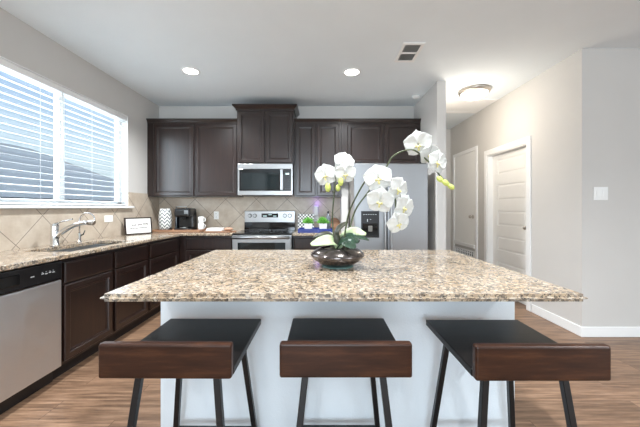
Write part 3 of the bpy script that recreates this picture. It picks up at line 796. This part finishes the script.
tb = solo('serving_tray', MB().box(-2.33, -1.66, 4.125, 4.50, .915, .930, .004).box(-2.33, -1.66, 4.125, 4.14, .925, .95, .004).box(-2.33, -1.66, 4.485, 4.50, .925, .95, .004)
          .box(-2.33, -2.315, 4.13, 4.49, .925, .95, .004).box(-1.675, -1.66, 4.13, 4.49, .925, .95, .004), TANW, 'light wooden tray holding the coffee maker in the corner', 'tray', (-2, 4.3, .915))
vx, vy = -2.20, 4.24
solo('vase', MB().lathe(vx, vy, [(0, .931), (.062, .931), (.072, .94), (.083, 1.0), (.086, 1.09), (.082, 1.17), (.070, 1.22), (.060, 1.238), (.055, 1.238), (.064, 1.21), (.076, 1.15), (.07, .98), (0, .95)], 48), vase_mat(),
     'white ceramic vase with grey zigzag pattern on the corner tray', 'vase', (vx, vy, .931))
k_ = thing('coffee_maker', 'black single-serve coffee maker on the wooden tray', 'coffee maker', (-1.945, 4.30, .931))
kx0, kx1, ky0, ky1 = -2.06, -1.84, 4.20, 4.45
part('base', MB().box(kx0, kx1, ky0, ky1, .931, .965, .010, 3), BLACK, k_)
part('housing', MB().box(kx0, kx1, ky0 + .12, ky1, .96, 1.20, .02, 3), BLACK, k_)
hd = part('brew_head', MB().box(kx0, kx1, ky0 - .005, ky1, 1.12, 1.245, .03, 4), BLACK, k_)
part('handle', MB().tube([(kx0 + .035, ky0 + .02, 1.235), (kx0 + .04, ky0 - .02, 1.262), (kx1 - .04, ky0 - .02, 1.262), (kx1 - .035, ky0 + .02, 1.235)], .009, 10), STEEL, hd)
part('spout', MB().tube([(-1.95, ky0 + .06, 1.125), (-1.95, ky0 + .06, 1.085)], [.03, .02], 14), BLACK, hd)
part('button_panel', MB().box(-1.915, -1.86, ky0 - .009, ky0 - .003, 1.165, 1.215, .003), plain('steel_grey', S(150, 154, 158), .3, .8), hd)
part('drip_tray', MB().lathe(-1.95, ky0 + .065, [(0, .966), (.055, .966), (.055, .974), (0, .974)], 28), STEEL, k_)
part('water_tank', MB().box(kx0 - .028, kx0 - .001, ky0 + .09, ky1 - .01, .94, 1.20, .012, 3), plain('tank_plastic', S(46, 52, 58), .1), k_)
def mug(x, y, z, label):
    t = thing('mug', label, 'mug', (x, y, z))
    part('cup', MB().lathe(x, y, [(0, z), (.034, z), (.038, z + .01), (.04, z + .095), (.036, z + .095), (.033, z + .015), (0, z + .01)], 28), OUTW, t)
    part('handle', MB().tube([(x + .037, y, z + .08), (x + .06, y, z + .075), (x + .066, y, z + .05), (x + .055, y, z + .025), (x + .037, y, z + .02)], .006, 8), OUTW, t)
mug(-1.765, 4.40, .931, 'white mug at the base of a two-mug stack beside coffee maker')
mug(-1.765, 4.40, 1.027, 'white mug stacked on top beside the coffee maker')
solo('coffee_pod', MB().lathe(-2.085, 4.17, [(0, .931), (.018, .931), (.024, .968), (.026, .97), (0, .972)], 18), POD, 'small dark coffee pod on tray between vase and coffee maker', 'coffee pod', (-2.085, 4.17, .931))
# cutting board, towel
bd = []
for k in range(9): a = PI / 2 + PI * k / 8; bd.append((-1.52 + .11 * math.cos(a), 4.17 + .10 * math.sin(a)))
bd += [(-1.26, 4.09), (-1.235, 4.13), (-1.19, 4.145), (-1.18, 4.17), (-1.19, 4.195), (-1.235, 4.21), (-1.26, 4.25)]
solo('cutting_board', MB().prism(bd, .9145, .932, .004), TANW, 'tan wooden cutting board on worktop left of the range', 'cutting board', (-1.4, 4.17, .9145))
mb = MB().box(-1.575, -1.36, 4.085, 4.255, .9325, .953, .009, 3).box(-1.565, -1.37, 4.09, 4.25, .951, .972, .009, 3)
solo('folded_towel', mb, CLOTH, 'white folded towel lying on the tan cutting board', 'towel', (-1.47, 4.17, .9325))
solo('bread_loaf', MB().ball((-1.29, 4.17, .957), .058, (1.1, .9, .42), n=20), plain('bread_crust', S(178, 140, 116), .7, nz=.15, nscale=40), 'tan rounded loaf on the handle end of the cutting board', 'bread', (-1.29, 4.17, .9325))

# ------------------------------------------------------------------ right counter things
tx0, tx1, ty0, ty1 = -.325, .145, 4.06, 4.36
solo('tray', MB().box(tx0, tx1, ty0, ty1, .9145, .924, .003).box(tx0, tx1, ty0, ty0 + .012, .92, .968, .003).box(tx0, tx1, ty1 - .012, ty1, .92, .968, .003)
     .box(tx0, tx0 + .012, ty0 + .005, ty1 - .005, .92, .968, .003).box(tx1 - .012, tx1, ty0 + .005, ty1 - .005, .92, .968, .003), BLUE, 'glossy cobalt blue tray beside the range', 'tray', (-.09, 4.2, .9145))
def succulent(x, y, label, seed):
    rnd = random.Random(seed)
    t = thing('potted_succulent', label, 'potted plant', (x, y, .9245), 0, 'potted succulents on the blue tray')
    a, b = .047, .054; mb = MB(); bm = mb.bm
    z0, z1 = .9245, 1.035
    R = [[bm.verts.new((x + sx_ * r, y + sy_ * r, z)) for sx_, sy_ in ((-1, -1), (1, -1), (1, 1), (-1, 1))] for r, z in ((a, z0), (b, z1), (b - .006, z1), (b - .008, z1 - .02))]
    for p, q in zip(R, R[1:]):
        for k in range(4): bm.faces.new((p[k], p[(k + 1) % 4], q[(k + 1) % 4], q[k]))
    bm.faces.new(R[0][::-1]); bm.faces.new(R[-1])
    part('pot', mb, OUTW, t)
    mb = MB()
    for k in range(46):
        az = k * 2.39996; el = .25 + 1.2 * (k / 46) ; L = .088 + rnd.random() * .03
        d = V((math.cos(az) * math.cos(el), math.sin(az) * math.cos(el), math.sin(el)))
        p = V((x, y, z1 - .015)); q = p + d * L
        mb.tube([p, p + d * L * .5, p + d * L * .85, q], [.006, .009, .006, .001], 6)
    part('foliage', mb, SUCC, t)
succulent(-.19, 4.19, 'small green succulent in white pot near the range', 1)
succulent(.015, 4.19, 'small green succulent in white pot nearer the refrigerator', 2)
bx, by_ = .088, 4.29
t = thing('bottle', 'smoky grey patterned glass bottle on the blue tray', 'bottle', (bx, by_, .9245))
part('glass', MB().lathe(bx, by_, [(0, .9245), (.032, .9245), (.036, .935), (.036, 1.09), (.03, 1.125), (.014, 1.15), (.012, 1.175), (0, 1.176)], 28), SMOKE, t)
part('stopper', MB().lathe(bx, by_, [(0, 1.176), (.015, 1.177), (.017, 1.195), (0, 1.205)], 18), BLACK, t)
mb = MB().box(-.118, .118, 0, .018, .001, .248, .003)
bmesh.ops.transform(mb.bm, matrix=M.Rotation(-.16, 4, 'X'), verts=mb.bm.verts)
t = solo('patterned_board', mb, checker_mat(), 'black and white checked board leaning on tile behind the succulents', 'board', (-.235, 4.40, .9175), local=True)
mb = MB()
pr = [(0, -.009), (.088, -.009), (.092, -.004), (.092, .006), (.088, .009), (0, .009)]
tt = MB().lathe(0, 0, pr, 36)
mb.merge(tt.bm, M.Translation((0, 0, .094)) @ M.Rotation(PI / 2 - .14, 4, 'X'))
solo('round_board', mb, TANW, 'round tan wooden board leaning in corner by the refrigerator', 'board', (.178, 4.545, .9155), local=True)

# ------------------------------------------------------------------ orchid
ox, oy = .089, 1.735
def at(px, py, d): return V(((px - 322) * d / 302, d, H + (206.5 - py) * d / 302))
t = thing('potted_orchid', 'white orchid with arching stems in a low pewter bowl', 'potted plant', (ox, oy, .9215))
solo('coaster', MB().lathe(ox, oy, [(0, .9145), (.088, .9145), (.092, .917), (.088, .921), (0, .921)], 40), TEAL, 'teal glass coaster under the orchid bowl', 'coaster', (ox, oy, .9145))
z = .9215
part('bowl', MB().lathe(ox, oy, [(0, z), (.075, z), (.09, z + .006), (.128, z + .030), (.149, z + .050), (.153, z + .060), (.147, z + .072), (.128, z + .088), (.108, z + .098), (.098, z + .102),
     (.094, z + .100), (.110, z + .088), (.125, z + .07), (.12, z + .05), (0, z + .045)], 56), POT, t)
part('moss', MB().lathe(ox, oy, [(0, z + .098), (.06, z + .096), (.1, z + .085), (.112, z + .078), (0, z + .05)], 30), plain('dark_moss', S(56, 50, 38), .95, nz=.4, nscale=120, bmp=.6, bscale=90), t)
def bez(P, n=24):
    out = []
    P = [V(p) for p in P]
    Q = [P[0] * 2 - P[1]] + P + [P[-1] * 2 - P[-2]]
    for i in range(len(P) - 1):
        a, b, c, d = Q[i:i + 4]
        for k in range(n // 3):
            u = k / (n // 3)
            out.append(.5 * ((2 * b) + (c - a) * u + (2 * a - 5 * b + 4 * c - d) * u * u + (3 * b - a - 3 * c + d) * u ** 3))
    out.append(P[-1]); return out
zt = z + .09
s1 = [(ox - .02, oy, zt), at(332.5, 215, 1.73), at(334, 195, 1.72), at(335, 180, 1.71), at(338, 170, 1.70)]
s2 = [(ox + .03, oy - .01, zt), at(348, 215, 1.70), at(358, 192, 1.64), at(370, 174, 1.58), at(382, 167, 1.55), at(391, 176, 1.53), at(395, 195, 1.53), at(396, 215, 1.54)]
s3 = [(ox + .05, oy + .01, zt), at(354, 212, 1.75), at(368, 191, 1.74), at(386, 166, 1.73), at(392, 156, 1.72), at(402, 150, 1.71), at(414, 149, 1.70), at(428, 160, 1.69), at(438, 172, 1.68), at(445, 180, 1.675), at(451, 185, 1.67)]
for s_, rad in ((s1, .004), (s2, .0045), (s3, .0045)):
    part('stem', MB().tube(bez(s_), rad, 8), STEM, t)

def petal(mb, L, W, ang, cup, zoff, R, origin, tip=1.0, n=9, m=8):
    bm = mb.bm; grid = []
    ca, sa = math.cos(ang), math.sin(ang)
    for i in range(n + 1):
        u = i / n; wv = W * (math.sin(PI * min(1, u * .94 + .06) ** (.85)) ** .62) * (0.30 + .70 * min(1, u * 2.2))
        if i == n: wv = W * .12
        row = []
        for j in range(m + 1):
            v = -1 + 2 * j / m
            x = v * wv; y = L * (.04 + u * .96 - .05 * v * v * u)
            zz = zoff + cup * (u * u * .9 - u * .4) * L + .10 * wv * v * v + .03 * L * u * math.sin(6 * v + 5 * u + ang)
            p = V((x * ca - y * sa, x * sa + y * ca, zz))
            row.append(bm.verts.new(origin + R @ p))
        grid.append(row)
    for i in range(n):
        for j in range(m): bm.faces.new((grid[i][j], grid[i][j + 1], grid[i + 1][j + 1], grid[i + 1][j])).smooth = True
def flower(px, py, d, rpx, yaw, pitch, roll=0, cup=-.15):
    """local +Z = face direction; default faces the viewer side of the island (-Y)"""
    o = at(px, py, d); r = rpx * d / 302
    base = M(((1, 0, 0), (0, 0, -1), (0, 1, 0)))           # +Z -> -Y, +Y -> +Z
    R = M.Rotation(yaw, 3, 'Z') @ M.Rotation(pitch, 3, 'X') @ base @ M.Rotation(roll, 3, 'Z')
    mb = MB()
    petal(mb, r * .98, r * .50, 0, cup, -.02 * r, R, o)
    for s_ in (-1, 1):
        petal(mb, r * .95, r * .48, s_ * math.radians(132), cup, -.03 * r, R, o)
        petal(mb, r * 1.02, r * .66, s_ * math.radians(68), cup * .7, .05 * r, R, o)
    f = part('flower', mb, PETAL, t)
    md = f.modifiers.new('thick', 'SOLIDIFY'); md.thickness = .0012; md.offset = 0
    lb = MB()
    lb.ball(o + R @ V((0, -.12 * r, .13 * r)), r * .10, (1, 1, 1.1), R, 8)
    for s_ in (-1, 1): lb.ball(o + R @ V((s_ * .15 * r, -.10 * r, .16 * r)), r * .095, (.8, 1.1, .5), R @ M.Rotation(s_ * .6, 3, 'Y'), 8)
    lb.ball(o + R @ V((0, -.30 * r, .14 * r)), r * .10, (.8, 1.5, .5), R, 8)
    part('lip', lb, LIP, f)
FL = [(325.5, 174, 1.69, 12.5, -.5, .05, .2), (344, 161, 1.71, 11.5, .3, -.15, -.2), (345, 172.5, 1.67, 12, .25, .25, .1),
      (378, 177, 1.52, 15, -.2, .0, .2), (380, 200, 1.50, 14.5, -.3, .2, -.15), (398, 188, 1.53, 14, .6, .1, -.45),
      (404, 206, 1.54, 13.5, .55, .2, -.35), (398, 222, 1.52, 12.5, .2, .3, .4),
      (418, 143, 1.69, 14.5, -.25, .35, .15), (429, 153, 1.70, 11.5, .4, .4, .3), (437, 161, 1.66, 13, .45, .1, -.2)]
for f in FL: flower(*f)
def bud(px, py, d, rpx, mat=BUD):
    c = at(px, py, d); r = rpx * d / 302
    part('bud', MB().ball(c, r, (.85, .85, 1.3), M.Rotation(-.9 if px > 430 else 0, 3, 'Y'), 12), mat, t)
    return c
for b_ in ((328, 186, 1.69, 3.6), (340.8, 180.6, 1.66, 3.2), (338, 186.6, 1.67, 2.8), (440, 178, 1.675, 3.2), (445.5, 181.5, 1.67, 3.3), (451, 185.5, 1.67, 3.0)): bud(*b_)
part('bud_stalk', MB().tube([at(334.3, 192, 1.715), at(331, 188, 1.70), at(328.5, 186, 1.69)], .0018, 6).tube([at(334.5, 188, 1.715), at(338, 185, 1.69), at(340, 181, 1.66)], .0018, 6).tube([at(334.2, 191, 1.716), at(337, 189, 1.69), at(338, 187, 1.67)], .0018, 6), STEM, t)
def leaf(P, W, mat, twist=0, fold=.25):
    P = bez(P, 18); n = len(P); mb = MB(); rows = []
    for i, p in enumerate(P):
        d = (P[min(i + 1, n - 1)] - P[max(i - 1, 0)]).normalized()
        side = d.cross(V((0, 0, 1)));
        if side.length < .1: side = V((1, 0, 0))
        side.normalize(); side = M.Rotation(twist, 3, d) @ side
        nr = side.cross(d); u = i / (n - 1); wv = W * max(.10, math.sin(PI * min(1, .12 + .84 * u ** .9)) ** .7)
        rows.append([mb.bm.verts.new(p + side * v * wv + nr * fold * wv * v * v) for v in (-1, -.5, 0, .5, 1)])
    for a, b in zip(rows, rows[1:]):
        for k in range(4): mb.bm.faces.new((a[k], a[k + 1], b[k + 1], b[k])).smooth = True
    o = part('leaf', mb, mat, t); md = o.modifiers.new('thick', 'SOLIDIFY'); md.thickness = .003; md.offset = 0
c0 = V((ox - .01, oy, zt))
leaf([c0, at(333, 240, 1.70), at(322, 240.5, 1.66), at(311, 243.5, 1.62)], .037, LEAFL, twist=-.75)
leaf([c0, at(330, 236, 1.78), at(322, 233.5, 1.82), at(313, 236, 1.86)], .03, LEAFO, twist=-.5)
leaf([c0, at(337, 233, 1.74), at(340, 226, 1.73), at(348, 220.5, 1.71)], .022, LEAFO, twist=1.1)
leaf([c0, at(344, 239, 1.70), at(351, 238, 1.66), at(359, 241, 1.62)], .042, LEAFD, twist=.7)
leaf([c0, at(345, 240, 1.68), at(350, 243, 1.62), at(355, 247, 1.58)], .036, LEAFD, twist=.6)
leaf([c0, at(346, 235, 1.74), at(354, 230.5, 1.72), at(366, 233, 1.70)], .034, LEAFL, twist=.9)
leaf([c0, at(346, 238, 1.78), at(358, 236, 1.79), at(369, 239, 1.80)], .03, LEAFD, twist=.5)
